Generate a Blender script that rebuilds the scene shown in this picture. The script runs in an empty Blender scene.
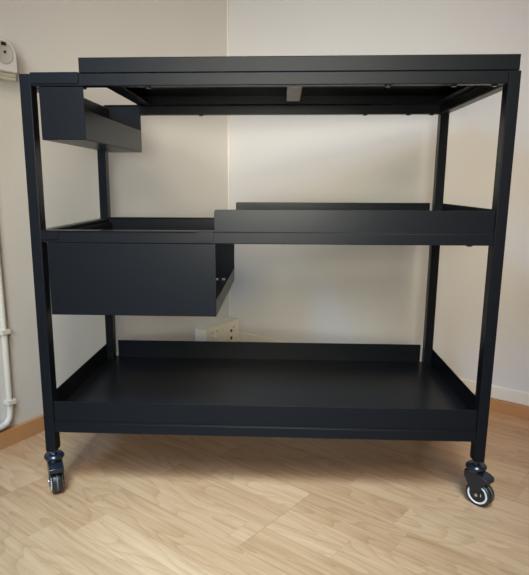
import bpy, bmesh, math, random
from mathutils import Vector, Matrix
random.seed(4)
S = bpy.context.scene
C = S.collection
PI = math.pi

# ------------------------------------------------------------------ camera
cd = bpy.data.cameras.new('camera'); cam = bpy.data.objects.new('camera', cd); C.objects.link(cam)
S.camera = cam
FPX, PX, PY = 575.5355, -11.4712, 21.1122
pitch, yaw, roll = -0.2129, -0.0489, 0.0024
fw = Vector((math.sin(yaw)*math.cos(pitch), math.cos(yaw)*math.cos(pitch), math.sin(pitch)))
r = fw.cross(Vector((0, 0, 1))).normalized(); u = r.cross(fw)
r2 = r*math.cos(roll) + u*math.sin(roll); u2 = u*math.cos(roll) - r*math.sin(roll)
cam.matrix_world = Matrix(((r2.x, u2.x, -fw.x, .4587), (r2.y, u2.y, -fw.y, -1.0283), (r2.z, u2.z, -fw.z, .6128), (0, 0, 0, 1)))
cd.sensor_fit = 'VERTICAL'; cd.sensor_height = 24
cd.lens = 24*FPX/575
cd.shift_x = -PX/575; cd.shift_y = PY/575
cd.clip_start = .02

# ------------------------------------------------------------------ world, lights, exposure
S.view_settings.view_transform = 'Standard'; S.view_settings.look = 'None'
S.view_settings.exposure = 0.0; S.view_settings.gamma = 1; S.view_settings.use_curve_mapping = False
w = bpy.data.worlds.new('room_light'); S.world = w; w.use_nodes = True
w.node_tree.nodes['Background'].inputs[0].default_value = (1.0, .90, .78, 1)
w.node_tree.nodes['Background'].inputs[1].default_value = .01

def area(name, loc, target, sx, sy, power, col):
    l = bpy.data.lights.new(name, 'AREA'); l.shape = 'RECTANGLE'; l.size = sx; l.size_y = sy
    l.energy = power; l.color = col
    o = bpy.data.objects.new(name, l); C.objects.link(o); o.location = loc
    o.rotation_euler = (Vector(target)-Vector(loc)).to_track_quat('-Z', 'Y').to_euler()
    return o
# daylight window to the left behind the viewer, warm ceiling lamp above, plus an added low fill
area('window_and_fill_light', (.40, -1.5, .66), (.38, .7, .70), .5, .3, 2.45, (1.0, .98, .84)).data.spread = math.radians(50)  # added narrow fill at eye height, not a window; brightens the walls
area('window_and_fill_light', (.40, -2.1, 1.35), (.36, .7, .42), 1.3, .6, 2.2, (1.0, .98, .84)).data.spread = math.radians(35)
area('ceiling_lamp', (.85, -1.9, 2.2), (.6, .6, .5), 1.0, .9, 4.8, (1.0, .80, .62)).data.spread = math.radians(60)
area('ceiling_lamp', (.36, -1.35, 1.95), (.37, -.27, .0), .9, .9, 7.0, (.54, .80, 1.0)).data.spread = math.radians(32)
area('window_and_fill_light', (-.9, -1.9, 1.8), (.3, .3, .4), .5, .7, 3.2, (.2, .5, 1.0)).data.spread = math.radians(60)

# ------------------------------------------------------------------ materials
def mat(name, col, rough=.5, metal=0.0, noise=None, bump=None, spec=.5):
    m = bpy.data.materials.new(name); m.use_nodes = True
    nt = m.node_tree; b = nt.nodes['Principled BSDF']
    b.inputs['Base Color'].default_value = (*col, 1); b.inputs['Roughness'].default_value = rough
    b.inputs['Metallic'].default_value = metal; b.inputs['Specular IOR Level'].default_value = spec
    tc = nt.nodes.new('ShaderNodeTexCoord')
    if noise:
        sc, amt = noise
        n = nt.nodes.new('ShaderNodeTexNoise'); n.inputs['Scale'].default_value = sc; n.inputs['Detail'].default_value = 4
        nt.links.new(tc.outputs['Object'], n.inputs['Vector'])
        mx = nt.nodes.new('ShaderNodeMix'); mx.data_type = 'RGBA'
        mx.inputs['A'].default_value = (*[c*(1-amt) for c in col], 1); mx.inputs['B'].default_value = (*[min(1, c*(1+amt)) for c in col], 1)
        nt.links.new(n.outputs['Fac'], mx.inputs['Factor']); nt.links.new(mx.outputs['Result'], b.inputs['Base Color'])
    if bump:
        sc, st, di = bump
        n = nt.nodes.new('ShaderNodeTexNoise'); n.inputs['Scale'].default_value = sc; n.inputs['Detail'].default_value = 3
        nt.links.new(tc.outputs['Object'], n.inputs['Vector'])
        bp = nt.nodes.new('ShaderNodeBump'); bp.inputs['Strength'].default_value = st; bp.inputs['Distance'].default_value = di
        nt.links.new(n.outputs['Fac'], bp.inputs['Height']); nt.links.new(bp.outputs['Normal'], b.inputs['Normal'])
    return m
M = {}
M['coat'] = mat('anthracite_powder_coat', (.0078, .0088, .0110), .30, 0, (60, .06), (1400, .06, .0002), .10)
M['wall'] = mat('painted_wall', (.655, .63, .595), .6, 0, (3, .03), (160, .25, .0012), .3)
M['plinth'] = mat('cream_painted_plinth', (.76, .70, .60), .5, 0, (12, .05))
M['base'] = mat('beech_baseboard', (.50, .25, .105), .4, 0, (14, .15))
M['plastic'] = mat('cream_plastic', (.86, .80, .66), .35, 0, (8, .02))
M['grey_plastic'] = mat('grey_white_plastic', (.62, .60, .57), .35)
M['recess'] = mat('socket_recess_plastic', (.42, .40, .37), .4)
M['pipe'] = mat('wall_coloured_pipe_plastic', (.66, .62, .54), .45)
M['white'] = mat('white_plastic', (.85, .85, .83), .3)
M['hole'] = mat('dark_contact_hole', (.01, .01, .01), .6)
M['rubber'] = mat('black_rubber', (.018, .018, .02), .38, 0, (30, .1))
M['groove'] = mat('grey_rubber_tread', (.16, .16, .16), .5)
M['fork'] = mat('glossy_black_plastic', (.012, .014, .02), .22)
M['chrome'] = mat('chrome', (.75, .76, .78), .18, 1.0)
M['bracket'] = mat('pale_grey_bracket', (.46, .43, .40), .5)

def wood_floor():
    m = bpy.data.materials.new('beech_laminate'); m.use_nodes = True
    nt = m.node_tree; b = nt.nodes['Principled BSDF']
    N = nt.nodes.new; Lk = nt.links.new
    def mth(op, a, b_=None, c=None):
        n = N('ShaderNodeMath'); n.operation = op
        for i, v in enumerate((a, b_, c)):
            if v is None: continue
            if isinstance(v, (int, float)): n.inputs[i].default_value = v
            else: Lk(v, n.inputs[i])
        return n.outputs[0]
    tc = N('ShaderNodeTexCoord'); sp = N('ShaderNodeSeparateXYZ'); Lk(tc.outputs['Object'], sp.inputs[0])
    X, Y = sp.outputs['X'], sp.outputs['Y']            # X along the boards, Y across
    SW = .0758; L = .43; PL = 1.29
    ys = mth('DIVIDE', mth('ADD', Y, .683), SW)         # strip index, 0 at the joint row's upper edge
    si = mth('FLOOR', ys); sf = mth('FRACT', ys)
    pi_ = mth('FLOOR', mth('DIVIDE', ys, 3)); pf = mth('FRACT', mth('DIVIDE', ys, 3))
    # plank end joints
    pj = mth('DIVIDE', mth('SUBTRACT', mth('SUBTRACT', X, .822), mth('MULTIPLY', mth('ADD', pi_, 1), .47)), PL)
    pjf = mth('FRACT', pj); pjn = mth('FLOOR', pj)
    # strip joints: the strip row -1 ends at 1.03, -2 at .96
    so = mth('MULTIPLY', mth('FRACT', mth('ADD', mth('MULTIPLY', mth('MULTIPLY', mth('ADD', si, 1), mth('ADD', si, 1)), .381), mth('MULTIPLY', mth('ADD', si, 1), .381+.07/L))), L)
    sj = mth('DIVIDE', mth('SUBTRACT', mth('SUBTRACT', X, 1.03), so), L)
    sjn = mth('FLOOR', sj); sjf = mth('FRACT', sj)
    cb = N('ShaderNodeCombineXYZ'); Lk(sjn, cb.inputs[0]); Lk(si, cb.inputs[1]); Lk(pjn, cb.inputs[2])
    wn = N('ShaderNodeTexWhiteNoise'); wn.noise_dimensions = '3D'; Lk(cb.outputs[0], wn.inputs['Vector'])
    rnd = wn.outputs['Value']
    sr = N('ShaderNodeSeparateColor'); Lk(wn.outputs['Color'], sr.inputs[0])
    # long grain
    gv = N('ShaderNodeCombineXYZ'); Lk(mth('ADD', mth('MULTIPLY', X, 4.5), mth('MULTIPLY', rnd, 37)), gv.inputs[0]); Lk(mth('MULTIPLY', Y, 130), gv.inputs[1]); Lk(mth('MULTIPLY', rnd, 9), gv.inputs[2])
    g1 = N('ShaderNodeTexNoise'); g1.inputs['Scale'].default_value = 1; g1.inputs['Detail'].default_value = 5; g1.inputs['Roughness'].default_value = .6; Lk(gv.outputs[0], g1.inputs['Vector'])
    # cathedral figure
    cv = N('ShaderNodeCombineXYZ'); Lk(mth('ADD', mth('MULTIPLY', X, 3.2), mth('MULTIPLY', sr.outputs[1], 50)), cv.inputs[0]); Lk(mth('MULTIPLY', Y, 13), cv.inputs[1]); Lk(mth('MULTIPLY', rnd, 20), cv.inputs[2])
    c1 = N('ShaderNodeTexNoise'); c1.inputs['Scale'].default_value = 1; c1.inputs['Detail'].default_value = 1.5; Lk(cv.outputs[0], c1.inputs['Vector'])
    rings = mth('FRACT', mth('MULTIPLY', c1.outputs['Fac'], 11))
    rings = mth('POWER', rings, 3)
    # pores: short dark flecks along the grain
    pv = N('ShaderNodeCombineXYZ'); Lk(mth('MULTIPLY', X, 90), pv.inputs[0]); Lk(mth('MULTIPLY', Y, 420), pv.inputs[1])
    p1 = N('ShaderNodeTexNoise'); p1.inputs['Scale'].default_value = 1; p1.inputs['Detail'].default_value = 2; Lk(pv.outputs[0], p1.inputs['Vector'])
    pores = mth('GREATER_THAN', p1.outputs['Fac'], .68)
    cr = N('ShaderNodeValToRGB'); e = cr.color_ramp.elements
    e[0].position = 0; e[0].color = (.31, .140, .048, 1); e[1].position = 1; e[1].color = (.63, .385, .22, 1)
    tone = mth('ADD', mth('MULTIPLY', rnd, .34), mth('MULTIPLY', g1.outputs['Fac'], 1.0))
    tone = mth('SUBTRACT', tone, mth('MULTIPLY', rings, .24)); tone = mth('SUBTRACT', mth('ADD', tone, .0), mth('MULTIPLY', pores, .30))
    Lk(tone, cr.inputs['Fac'])
    # seams
    def edge(f, wd): return mth('LESS_THAN', mth('MINIMUM', f, mth('SUBTRACT', 1, f)), wd)
    seam = mth('MAXIMUM', edge(pf, .0028), edge(pjf, .0007))
    fine = mth('MAXIMUM', edge(sf, .008), edge(sjf, .0018))
    dark = mth('ADD', mth('MULTIPLY', seam, .38), mth('MULTIPLY', fine, .14))
    mx = N('ShaderNodeMix'); mx.data_type = 'RGBA'; Lk(dark, mx.inputs['Factor']); Lk(cr.outputs['Color'], mx.inputs['A']); mx.inputs['B'].default_value = (.16, .08, .035, 1)
    Lk(mx.outputs['Result'], b.inputs['Base Color'])
    b.inputs['Roughness'].default_value = .33
    bp = N('ShaderNodeBump'); bp.inputs['Strength'].default_value = .12; bp.inputs['Distance'].default_value = .0005
    Lk(g1.outputs['Fac'], bp.inputs['Height']); Lk(bp.outputs['Normal'], b.inputs['Normal'])
    return m
M['floor'] = wood_floor()

# ------------------------------------------------------------------ helpers
def box(bm, x0, x1, y0, y1, z0, z1, mi=0):
    vs = [bm.verts.new(p) for p in ((x0,y0,z0),(x1,y0,z0),(x1,y1,z0),(x0,y1,z0),(x0,y0,z1),(x1,y0,z1),(x1,y1,z1),(x0,y1,z1))]
    for f in ((0,3,2,1),(4,5,6,7),(0,1,5,4),(1,2,6,5),(2,3,7,6),(3,0,4,7)):
        bm.faces.new([vs[i] for i in f]).material_index = mi
    return vs
def prism(bm, pts, y0, y1, mi=0):
    """outline in x,z pushed from y0 to y1"""
    a = [bm.verts.new((x, y0, z)) for x, z in pts]; b = [bm.verts.new((x, y1, z)) for x, z in pts]
    bm.faces.new(a).material_index = mi; bm.faces.new(b[::-1]).material_index = mi
    n = len(pts)
    for i in range(n):
        bm.faces.new((a[(i+1) % n], a[i], b[i], b[(i+1) % n])).material_index = mi
def lathe(bm, prof, seg=32, mat_=Matrix(), mi=0):
    """profile (radius, height) round z"""
    rings = []
    for rr, h in prof:
        rings.append([bm.verts.new(mat_ @ Vector((rr*math.cos(2*PI*i/seg), rr*math.sin(2*PI*i/seg), h))) for i in range(seg)])
    for a, b in zip(rings, rings[1:]):
        for i in range(seg):
            bm.faces.new((a[i], a[(i+1) % seg], b[(i+1) % seg], b[i])).material_index = mi
    bm.faces.new(rings[0][::-1]).material_index = mi; bm.faces.new(rings[-1]).material_index = mi
def rrect(x0, x1, z0, z1, rads):
    """rounded rectangle, rads for the corners (bl, br, tr, tl)"""
    out = []
    for (cx, cz, a0), rd in zip(((x0, z0, PI), (x1, z0, 1.5*PI), (x1, z1, 0), (x0, z1, .5*PI)), rads):
        if rd <= 0: out.append((cx, cz)); continue
        ox = cx + (rd if cx == x0 else -rd); oz = cz + (rd if cz == z0 else -rd)
        for i in range(7):
            a = a0 + .5*PI*i/6; out.append((ox + rd*math.cos(a), oz + rd*math.sin(a)))
    return out
def obj(name, bm, mats, parent=None, bevel=0, smooth=False):
    bmesh.ops.recalc_face_normals(bm, faces=bm.faces[:])
    me = bpy.data.meshes.new(name); bm.to_mesh(me); bm.free()
    for m in (mats if isinstance(mats, (list, tuple)) else [mats]): me.materials.append(m)
    if smooth:
        for p in me.polygons: p.use_smooth = True
        me.set_sharp_from_angle(angle=.6)
    o = bpy.data.objects.new(name, me); C.objects.link(o)
    if parent: o.parent = parent
    if bevel:
        b = o.modifiers.new('bevel', 'BEVEL'); b.width = bevel; b.segments = 2; b.limit_method = 'ANGLE'; b.angle_limit = .7
    return o
def thing(name, label, cat, loc=(0,0,0), group=None):
    o = bpy.data.objects.new(name, None); C.objects.link(o); o.location = loc; o.empty_display_size = .05
    o['label'] = label; o['category'] = cat
    if group: o['group'] = group
    return o
def BM(): return bmesh.new()

# ------------------------------------------------------------------ the setting
FZ = .007                                               # floor level
K = Vector((.26816, 1.06376, 0))                         # where the two walls meet
DR = Vector((.80535, -.59279, 0)); DL = Vector((.46856, .88343, 0))
def frame(d, n):                                        # local x along the wall, local y into the room
    return Matrix(((d.x, n.x, 0, K.x), (d.y, n.y, 0, K.y), (0, 0, 1, 0), (0, 0, 0, 1)))
NR = Vector((-.59279, -.80535, 0)); NL = Vector((.88343, -.46856, 0))
MR = frame(DR, NR); ML = frame(DL, NL)
def struct(name, bm, m, mw, bevel=0):
    o = obj(name, bm, m, None, bevel); o.matrix_world = mw; o['kind'] = 'structure'; return o
bm = BM(); box(bm, -.06, 3.2, -.1, 0, -.02, 2.5); struct('wall_right', bm, M['wall'], MR)
bm = BM(); box(bm, -3.4, .06, -.1, 0, -.02, 2.5); struct('wall_left', bm, M['wall'], ML)
# boards run along the right wall: floor local x along DR, local y across
mf = Matrix(((DR.x, -DR.y, 0, K.x), (DR.y, DR.x, 0, K.y), (0, 0, 1, 0), (0, 0, 0, 1)))
bm = BM(); box(bm, -2.8, 3.3, -4.6, .35, -.03, FZ); struct('floor', bm, M['floor'], mf)
bm = BM(); box(bm, .012, 3.2, 0, .012, .0, .0427); struct('baseboard_right', bm, M['base'], MR, .0015)
bm = BM(); box(bm, -3.4, -.012, 0, .012, .0, .047); struct('baseboard_left', bm, M['base'], ML, .0015)
bm = BM(); box(bm, .0, 3.2, 0, .009, .0427, .0795); struct('trim_1', bm, M['plinth'], MR, .003)
# painted bead in the corner
bm = BM(); box(bm, -.001, .005, .0, .004, .08, 2.5); struct('trim_2', bm, M['plinth'], MR, .0015)

# ------------------------------------------------------------------ the cart
W, D, H = .850, .4387, .7970
T, TY = .0200, .026
ZM, ZB, HR = .5285, .1580, .0205
ZF = .0957
cart = thing('utility_cart', 'anthracite metal three-tier kitchen cart on four swivel casters, standing on the wood floor', 'cart', (W/2, D/2, 0))
OFF = Matrix.Translation((-W/2, -D/2, 0))
def part(name, bm, m, parent=None, bevel=.0008, smooth=False):
    o = obj(name, bm, m, None, bevel, smooth)
    if parent is None:
        o.parent = cart; o.matrix_parent_inverse = Matrix.Translation((-W/2, -D/2, 0))
    else:
        o.parent = parent
    return o
lean = {0: .0048, 1: .0}
for sx in (0, 1):
    for sy in (0, 1):
        bm = BM(); x0 = sx*(W-T); y0 = sy*(D-TY)
        vs = box(bm, x0, x0+T, y0, y0+TY, ZF, H)
        for v in vs:
            if v.co.z > .5: v.co.x += lean[sx]
        part('leg', bm, M['coat'], None, .0014)
def lx(z): return T + lean[0]*(z-ZF)/(H-ZF)
def rx(z): return W-T + lean[1]*(z-ZF)/(H-ZF)
def ring(zt):
    z0 = zt-HR
    for y0 in (0, D-T):
        bm = BM(); vs = box(bm, lx(zt), rx(zt), y0+.0004, y0+T-.0004, z0, zt); part('rail', bm, M['coat'], None, .0014)
    for x0 in (lx(zt)-T, rx(zt)):
        bm = BM(); box(bm, x0+.0006, x0+T-.0006, TY, D-TY, z0, zt); part('rail', bm, M['coat'], None, .0014)
ring(H); ring(ZM); ring(ZB)

th = .0016
# bottom tray: floor sheet lying on the rails, four upstands, notched round the legs
def lip(bm, zt, zb, front=None, back=None, left=None, right=None, backup=0):
    for key, y in (('f', .0028), ('b', D-th-.0028)):
        rng = front if key == 'f' else back
        if rng: prism(bm, rrect(rng[0], rng[1], zb, zt + (backup if key == 'b' else 0), (0, 0, rng[3], rng[2])), y, y+th)
    if left is not None: box(bm, left, left+th, TY+.001, D-TY-.001, zb, zt)
    if right is not None: box(bm, right-th, right, TY+.001, D-TY-.001, zb, zt)
bm = BM()
box(bm, T+.001, W-T-.001, .0, D, ZB+.0002, ZB+th)
box(bm, lx(ZB)-T, T+.001, TY+.001, D-TY-.001, ZB+.0002, ZB+th); box(bm, W-T-.001, rx(ZB)+T, TY+.001, D-TY-.001, ZB+.0002, ZB+th)
lip(bm, ZB+.0428, ZB+.0003, (lx(ZB)+.001, rx(ZB)-.001, .001, .001), (lx(ZB)+.006, rx(ZB)-.006, .002, .002), lx(ZB)-T, rx(ZB)+T, .005)
part('bottom_tray', bm, M['coat'], None, .0005)
# middle tray: right half only
MX = .3385
bm = BM()
box(bm, MX, W-T-.001, .0, D, ZM+.0002, ZM+th); box(bm, W-T-.001, rx(ZM)+T, TY+.001, D-TY-.001, ZM+.0002, ZM+th)
lip(bm, ZM+.0400, ZM+.0003, (MX, rx(ZM)-.001, .004, .001), (MX+.005, rx(ZM)-.006, .003, .002), None, rx(ZM)+T)
part('middle_tray', bm, M['coat'], None, .0005)
# top tray turned upside down: flat top, skirts and folded flange
X0, X1, ZT = .110, .8465, .8222
bm = BM()
box(bm, X0, X1, 0, D, ZT-th, ZT)
for a, b_, c, d in ((X0, X1, 0, th), (X0, X1, D-th, D), (X0, X0+th, 0, D), (X1-th, X1, 0, D)): box(bm, a, b_, c, d, H+.0012, ZT)
for a, b_, c, d in ((X0, X1, th, .034), (X0, X1, D-.034, D-th), (X0+th, X0+.034, .03, D-.03), (X1-.034, X1-th, .03, D-.03)): box(bm, a, b_, c, d, H+.0006, H+.0018)
part('top_tray', bm, M['coat'], None, .0007)
bm = BM(); box(bm, .4655, .4925, .0205, .235, H-.0155, H-.0138); box(bm, .4655, .4925, .0205, .022, H-.0155, H+.0005); box(bm, .4655, .4925, .2335, .235, H-.0155, H+.0005)
o = part('support_bracket', bm, M['bracket']); o['label'] = 'pale grey bracket under the top tray'
# dark screw heads under the rails
def screw(x, y, z):
    bm = BM(); lathe(bm, [(.0035, -.0028), (.0055, -.002), (.0055, 0)], 14, Matrix.Translation((x, y, z))); part('screw', bm, M['fork'], None, 0)
for x in (.226, .635, .745, .812): screw(x, .012, H-HR)
for x in (.26, .655, .757, .812): screw(x, D-.012, H-HR)
for x in (.10, .792): screw(x, .012, ZM-HR); screw(x, D-.012, ZM-HR)
for x in (.048, .800): screw(x, .012, ZB-HR); screw(x, D-.012, ZB-HR)

# casters
def caster(x, y, ang, trail=.0065):
    """ang: direction (round z) in which the wheel trails"""
    e = bpy.data.objects.new('caster', None); C.objects.link(e); e.parent = cart
    e.empty_display_size = .02
    e.location = (x-W/2, y-D/2, FZ); e.scale = (1, 1, (ZF-FZ)/ZF); e.rotation_euler = (0, 0, ang)
    R = .0262
    # domed cap and fork over the wheel; wheel axis = local y
    bm = BM()
    lathe(bm, [(.010, .0885), (.0165, .087), (.0195, .083), (.0195, .079), (.0172, .0765), (.0165, .073), (.0150, .071)], 28)
    # yoke: hood plate with two cheeks
    hood = [(-.016, .073), (.002, .0735), (.022, .069), (.031, .064), (.032, .055), (.0295, .0555), (.0285, .061), (.020, .065), (-.012, .068), (-.0165, .066)]
    prism(bm, hood, -.0140, .0140)
    cheek = [(-.0165, .071), (.019, .067), (.029, .0625), (.0275, .053), (.0205, .045), (.0205, .022), (.0175, .0185), (.0095, .0185), (.0055, .022), (-.006, .042), (-.0165, .060)]
    prism(bm, cheek, -.0140, -.0122); prism(bm, cheek, .0122, .0140)
    f = part('fork', bm, M['fork'], e, .0008, True)
    ax = Matrix.Translation((trail, 0, R)) @ Matrix.Rotation(PI/2, 4, 'X')
    bm = BM()
    lathe(bm, [(.0185, -.0100), (.0225, -.0104), (.0250, -.0088), (R, -.0060), (R, -.0018), (R-.0012, -.0012), (R-.0012, .0012), (R, .0018), (R, .0060), (.0250, .0088), (.0225, .0104), (.0185, .0100)], 48, ax)
    part('tyre', bm, M['rubber'], e, 0, True)
    for s in (-1, 1):
        bm = BM(); prof = [(.0205, 0), (.0205, .0104), (.0190, .0112), (.0165, .0100), (.0080, .0096), (.0075, .0108), (.002, .0108)]
        lathe(bm, prof, 40, ax @ Matrix.Rotation(0 if s > 0 else PI, 4, 'X')); part('wheel_disc', bm, M['white'], e, 0, True)['label'] = 'white wheel disc'
    bm = BM(); lathe(bm, [(R-.0006, -.0012), (R-.0006, .0012)], 48, ax); part('tread_groove', bm, M['groove'], e, 0, True)
    bm = BM(); lathe(bm, [(.0020, -.0152), (.0034, -.0149), (.0034, -.0140), (.0020, -.0138), (.0020, .0138), (.0034, .0140), (.0034, .0149), (.0020, .0152)], 16, ax); part('axle_bolt', bm, M['chrome'], e, 0, True)
    bm = BM(); lathe(bm, [(.0072, .0875), (.0072, .0925), (.0050, .0930), (.0050, ZF+.001)], 6); part('mounting_nut', bm, M['chrome'], e, .0003)
    return e
c0 = caster(.0105, .013, math.radians(-62), .005)
c1 = caster(W-.0105, .013, math.radians(-48), .0125)
caster(.0105, D-.013, math.radians(20)); caster(W-.0105, D-.013, math.radians(-60))

# ------------------------------------------------------------------ hanging bins
def notched(bm, x0, x1, y0, y1, z0, z1, pitch_, slot, sh):
    """sheet standing in x-z with a row of drain slots along its foot"""
    box(bm, x0, x1, y0, y1, z0+sh, z1)
    x = x0; n = int((x1-x0)/pitch_); p = (x1-x0)/n
    for i in range(n+1):
        a = x0 + i*p - (p-slot)/2; b_ = a + (p-slot)
        a = max(a, x0); b_ = min(b_, x1)
        box(bm, a, b_, y0, y1, z0, z0+sh)
def bin_(name, label, cx, x0, x1, z0, zt, zright, hooks, hz, flange, slots):
    Y0, Y1 = .0020, .4150; YR = .0215; zr = hz-HR-.0006
    e = thing(name, label, 'bin', (cx, D/2, z0), None)
    inv = Matrix.Translation((-cx, -D/2, -z0))
    def ch(n, bm, bev=.0006, m=M['coat']):
        o = obj(n, bm, m, e, bev); o.matrix_parent_inverse = inv; return o
    g = .006 if slots else 0
    bm = BM()
    box(bm, x0, x1, Y0, Y1-g, z0, z0+th)
    if slots:
        box(bm, x0, x1, Y0, Y0+th, z0, zr); notched(bm, x0, x1, Y1-th, Y1, z0, zt-.005, .0175, .0085, .0055)
    else:
        box(bm, x0, x1, Y0, Y0+th, z0, zr); box(bm, x0, x1, Y1-th, Y1, z0, zt-.010)
    box(bm, x0, x0+th, Y0+th, YR, z0, zr); box(bm, x0, x0+th, YR, Y1-th, z0, zt-.010); box(bm, x0, x1, Y0+th, YR, zr-th, zr); box(bm, x0, min(x1, .3375), YR, YR+th, zr-th, hz+.0004); box(bm, x1-th, x1, Y0+th, Y1-th, z0, zright)
    ch('bin_body', bm)
    # folded flange over the front and back rails with rounded hanging tabs
    for s in (0, 1):
        bm = BM()
        ya, yb = (-.0022, YR+th) if s == 0 else (Y1-th, D+.0022)
        box(bm, flange[0], flange[1], ya, yb, hz+.0004, hz+.0018)
        ch('rail_flange', bm, .0004)
        for a, b_, zz in hooks:
            bm = BM(); y = -.0022 if s == 0 else D+.0006
            prism(bm, rrect(a, b_, zz, hz+.0018, (.004 if a > .1 or len(hooks) == 1 else .0015, .004, 0, 0)), y, y+.0016)
            ch('hook', bm, .0004)
    return e
bin_('hanging_bin', 'narrow dark grey metal bin hanging under the top left corner of the cart', .073, .0372, .1150, .6880, H+.0018, .7390, [(.0252, .1088, H-.0165)], H, (.0252, .1088), False)
bin_('hanging_bin', 'wide dark grey metal bin with slotted foot hanging left of the middle tray', .185, .0315, .3405, .3735, ZM+.0018, .4035, [(.0232, .0545, ZM-.0145), (.3050, .3375, ZM-.0165)], ZM, (.0232, .3375), True)

# ------------------------------------------------------------------ wall fittings
def wall_thing(name, label, cat, Mw):
    e = thing(name, label, cat); e.matrix_world = Mw; return e
# double outlet box low on the left wall by the corner (local y = out of the wall)
OX0, OX1, OZ0, OZ1, OD = -.2170, -.0115, .040, .1285, .049
e = wall_thing('outlet_box', 'cream double power outlet box low on the left wall beside the corner', 'outlet', ML @ Matrix.Translation((-.114, 0, .083)))
inv = Matrix.Translation((.114, 0, -.083))
def wp(n, bm, m, bev=.001, smooth=False):
    o = obj(n, bm, m, e, bev, smooth); o.matrix_parent_inverse = inv; return o
bm = BM(); prism(bm, rrect(OX0, OX1, OZ0, OZ1, (.0015,)*4), 0, OD); wp('housing', bm, M['plastic'], .0012)
AXF = lambda x, z, y: Matrix.Translation((x, y, z)) @ Matrix.Rotation(-PI/2, 4, 'X')
bm = BM()
for hx in (-.066, ):
    lathe(bm, [(.0235, 0), (.0235, .003), (.021, .003), (.0195, .0008), (.001, .0008)], 36, AXF(hx, .080, OD))
wp('socket_face', bm, M['plastic'], 0, True)
bm = BM()
for hz in (.096, .068):
    lathe(bm, [(.0062, 0), (.0062, .0022), (.001, .0022)], 20, AXF(-.066, hz, OD))
wp('contact_hole', bm, M['hole'], 0)
for sx_, sz_ in ((-.183, .113), (-.155, .113), (-.048, .106), (-.048, .090)):
    bm = BM(); lathe(bm, [(.0035, 0), (.0035, .001), (.001, .0012)], 14, AXF(sx_, sz_, OD)); wp('screw', bm, M['recess'], 0)
# white plug with its lead pushed into the left socket
e = wall_thing('power_plug', 'white plug pushed into the low outlet box', 'plug', ML @ Matrix.Translation((-.165, OD, .083)))
inv = Matrix.Translation((.165, -OD, -.083))
bm = BM(); prism(bm, [(-.186, .100), (-.172, .104), (-.140, .068), (-.146, .060), (-.158, .060)], OD, OD+.014); wp('plug_body', bm, M['white'], .003)
# upper outlet box, cut by the left edge of the photograph
UX0 = -1.06
e = wall_thing('outlet_box', 'grey white double power outlet box high on the left wall', 'outlet', ML @ Matrix.Translation((-.97, 0, .87)))
inv = Matrix.Translation((.97, 0, -.87))
bm = BM(); prism(bm, rrect(UX0-.016, -.873, .8325, .905, (.003, .003, .02, .02)), 0, .018); wp('back_plate', bm, M['plastic'], .002)
bm = BM(); prism(bm, rrect(UX0-.008, -.883, .8375, .905, (.003, .003, .026, .026)), .018, .030); wp('spacer', bm, M['plastic'], .002)
bm = BM(); prism(bm, rrect(UX0, -.894, .8420, .9075, (.003, .003, .032, .032)), .030, .050); wp('housing', bm, M['grey_plastic'], .002)
for cx in (-.9265, -1.005):
    bm = BM(); lathe(bm, [(.0225, 0), (.0225, .0016), (.0205, .0016), (.0185, .0006), (.001, .0006)], 36, AXF(cx, .8790, .050)); wp('socket_face', bm, M['recess'], 0, True)
    bm = BM()
    box(bm, cx-.004, cx+.006, .0505, .0530, .8925, .8985)
    lathe(bm, [(.0028, 0), (.0028, .0022), (.001, .0022)], 16, AXF(cx+.003, .8800, .050)); wp('contact_hole', bm, M['hole'], 0)

# white pipe on the left wall: down the wall, bending towards the viewer above the baseboard
cu = bpy.data.curves.new('conduit', 'CURVE'); cu.dimensions = '3D'; cu.bevel_depth = .0072; cu.bevel_resolution = 6
pts = [(-.955, .832), (-.955, .40), (-.955, .25), (-.957, .15), (-.958, .095), (-.961, .075), (-.970, .0635), (-.985, .060), (-1.05, .060), (-1.6, .060)]
spn = cu.splines.new('POLY'); spn.points.add(len(pts)-1)
for p, (a, z) in zip(spn.points, pts): p.co = (a, .0085, z, 1)
cu.materials.append(M['pipe'])
tmp = bpy.data.objects.new('conduit', cu); C.objects.link(tmp)
me = bpy.data.meshes.new_from_object(tmp.evaluated_get(bpy.context.evaluated_depsgraph_get()))
bpy.data.objects.remove(tmp); 
for p in me.polygons: p.use_smooth = True
e = wall_thing('conduit', 'cream cable pipe running down the left wall and bending above the baseboard', 'pipe', ML @ Matrix.Translation((-.955, 0, .06)))
inv = Matrix.Translation((.955, 0, -.06))
o = bpy.data.objects.new('pipe', me); C.objects.link(o); o.parent = e; o.matrix_parent_inverse = inv
for z in (.282, .113):
    bm = BM(); box(bm, -.967, -.944, 0, .0182, z-.0055, z+.0055); box(bm, -.946, -.936, 0, .004, z-.0055, z+.0055); wp('pipe_clip', bm, M['pipe'], .001)
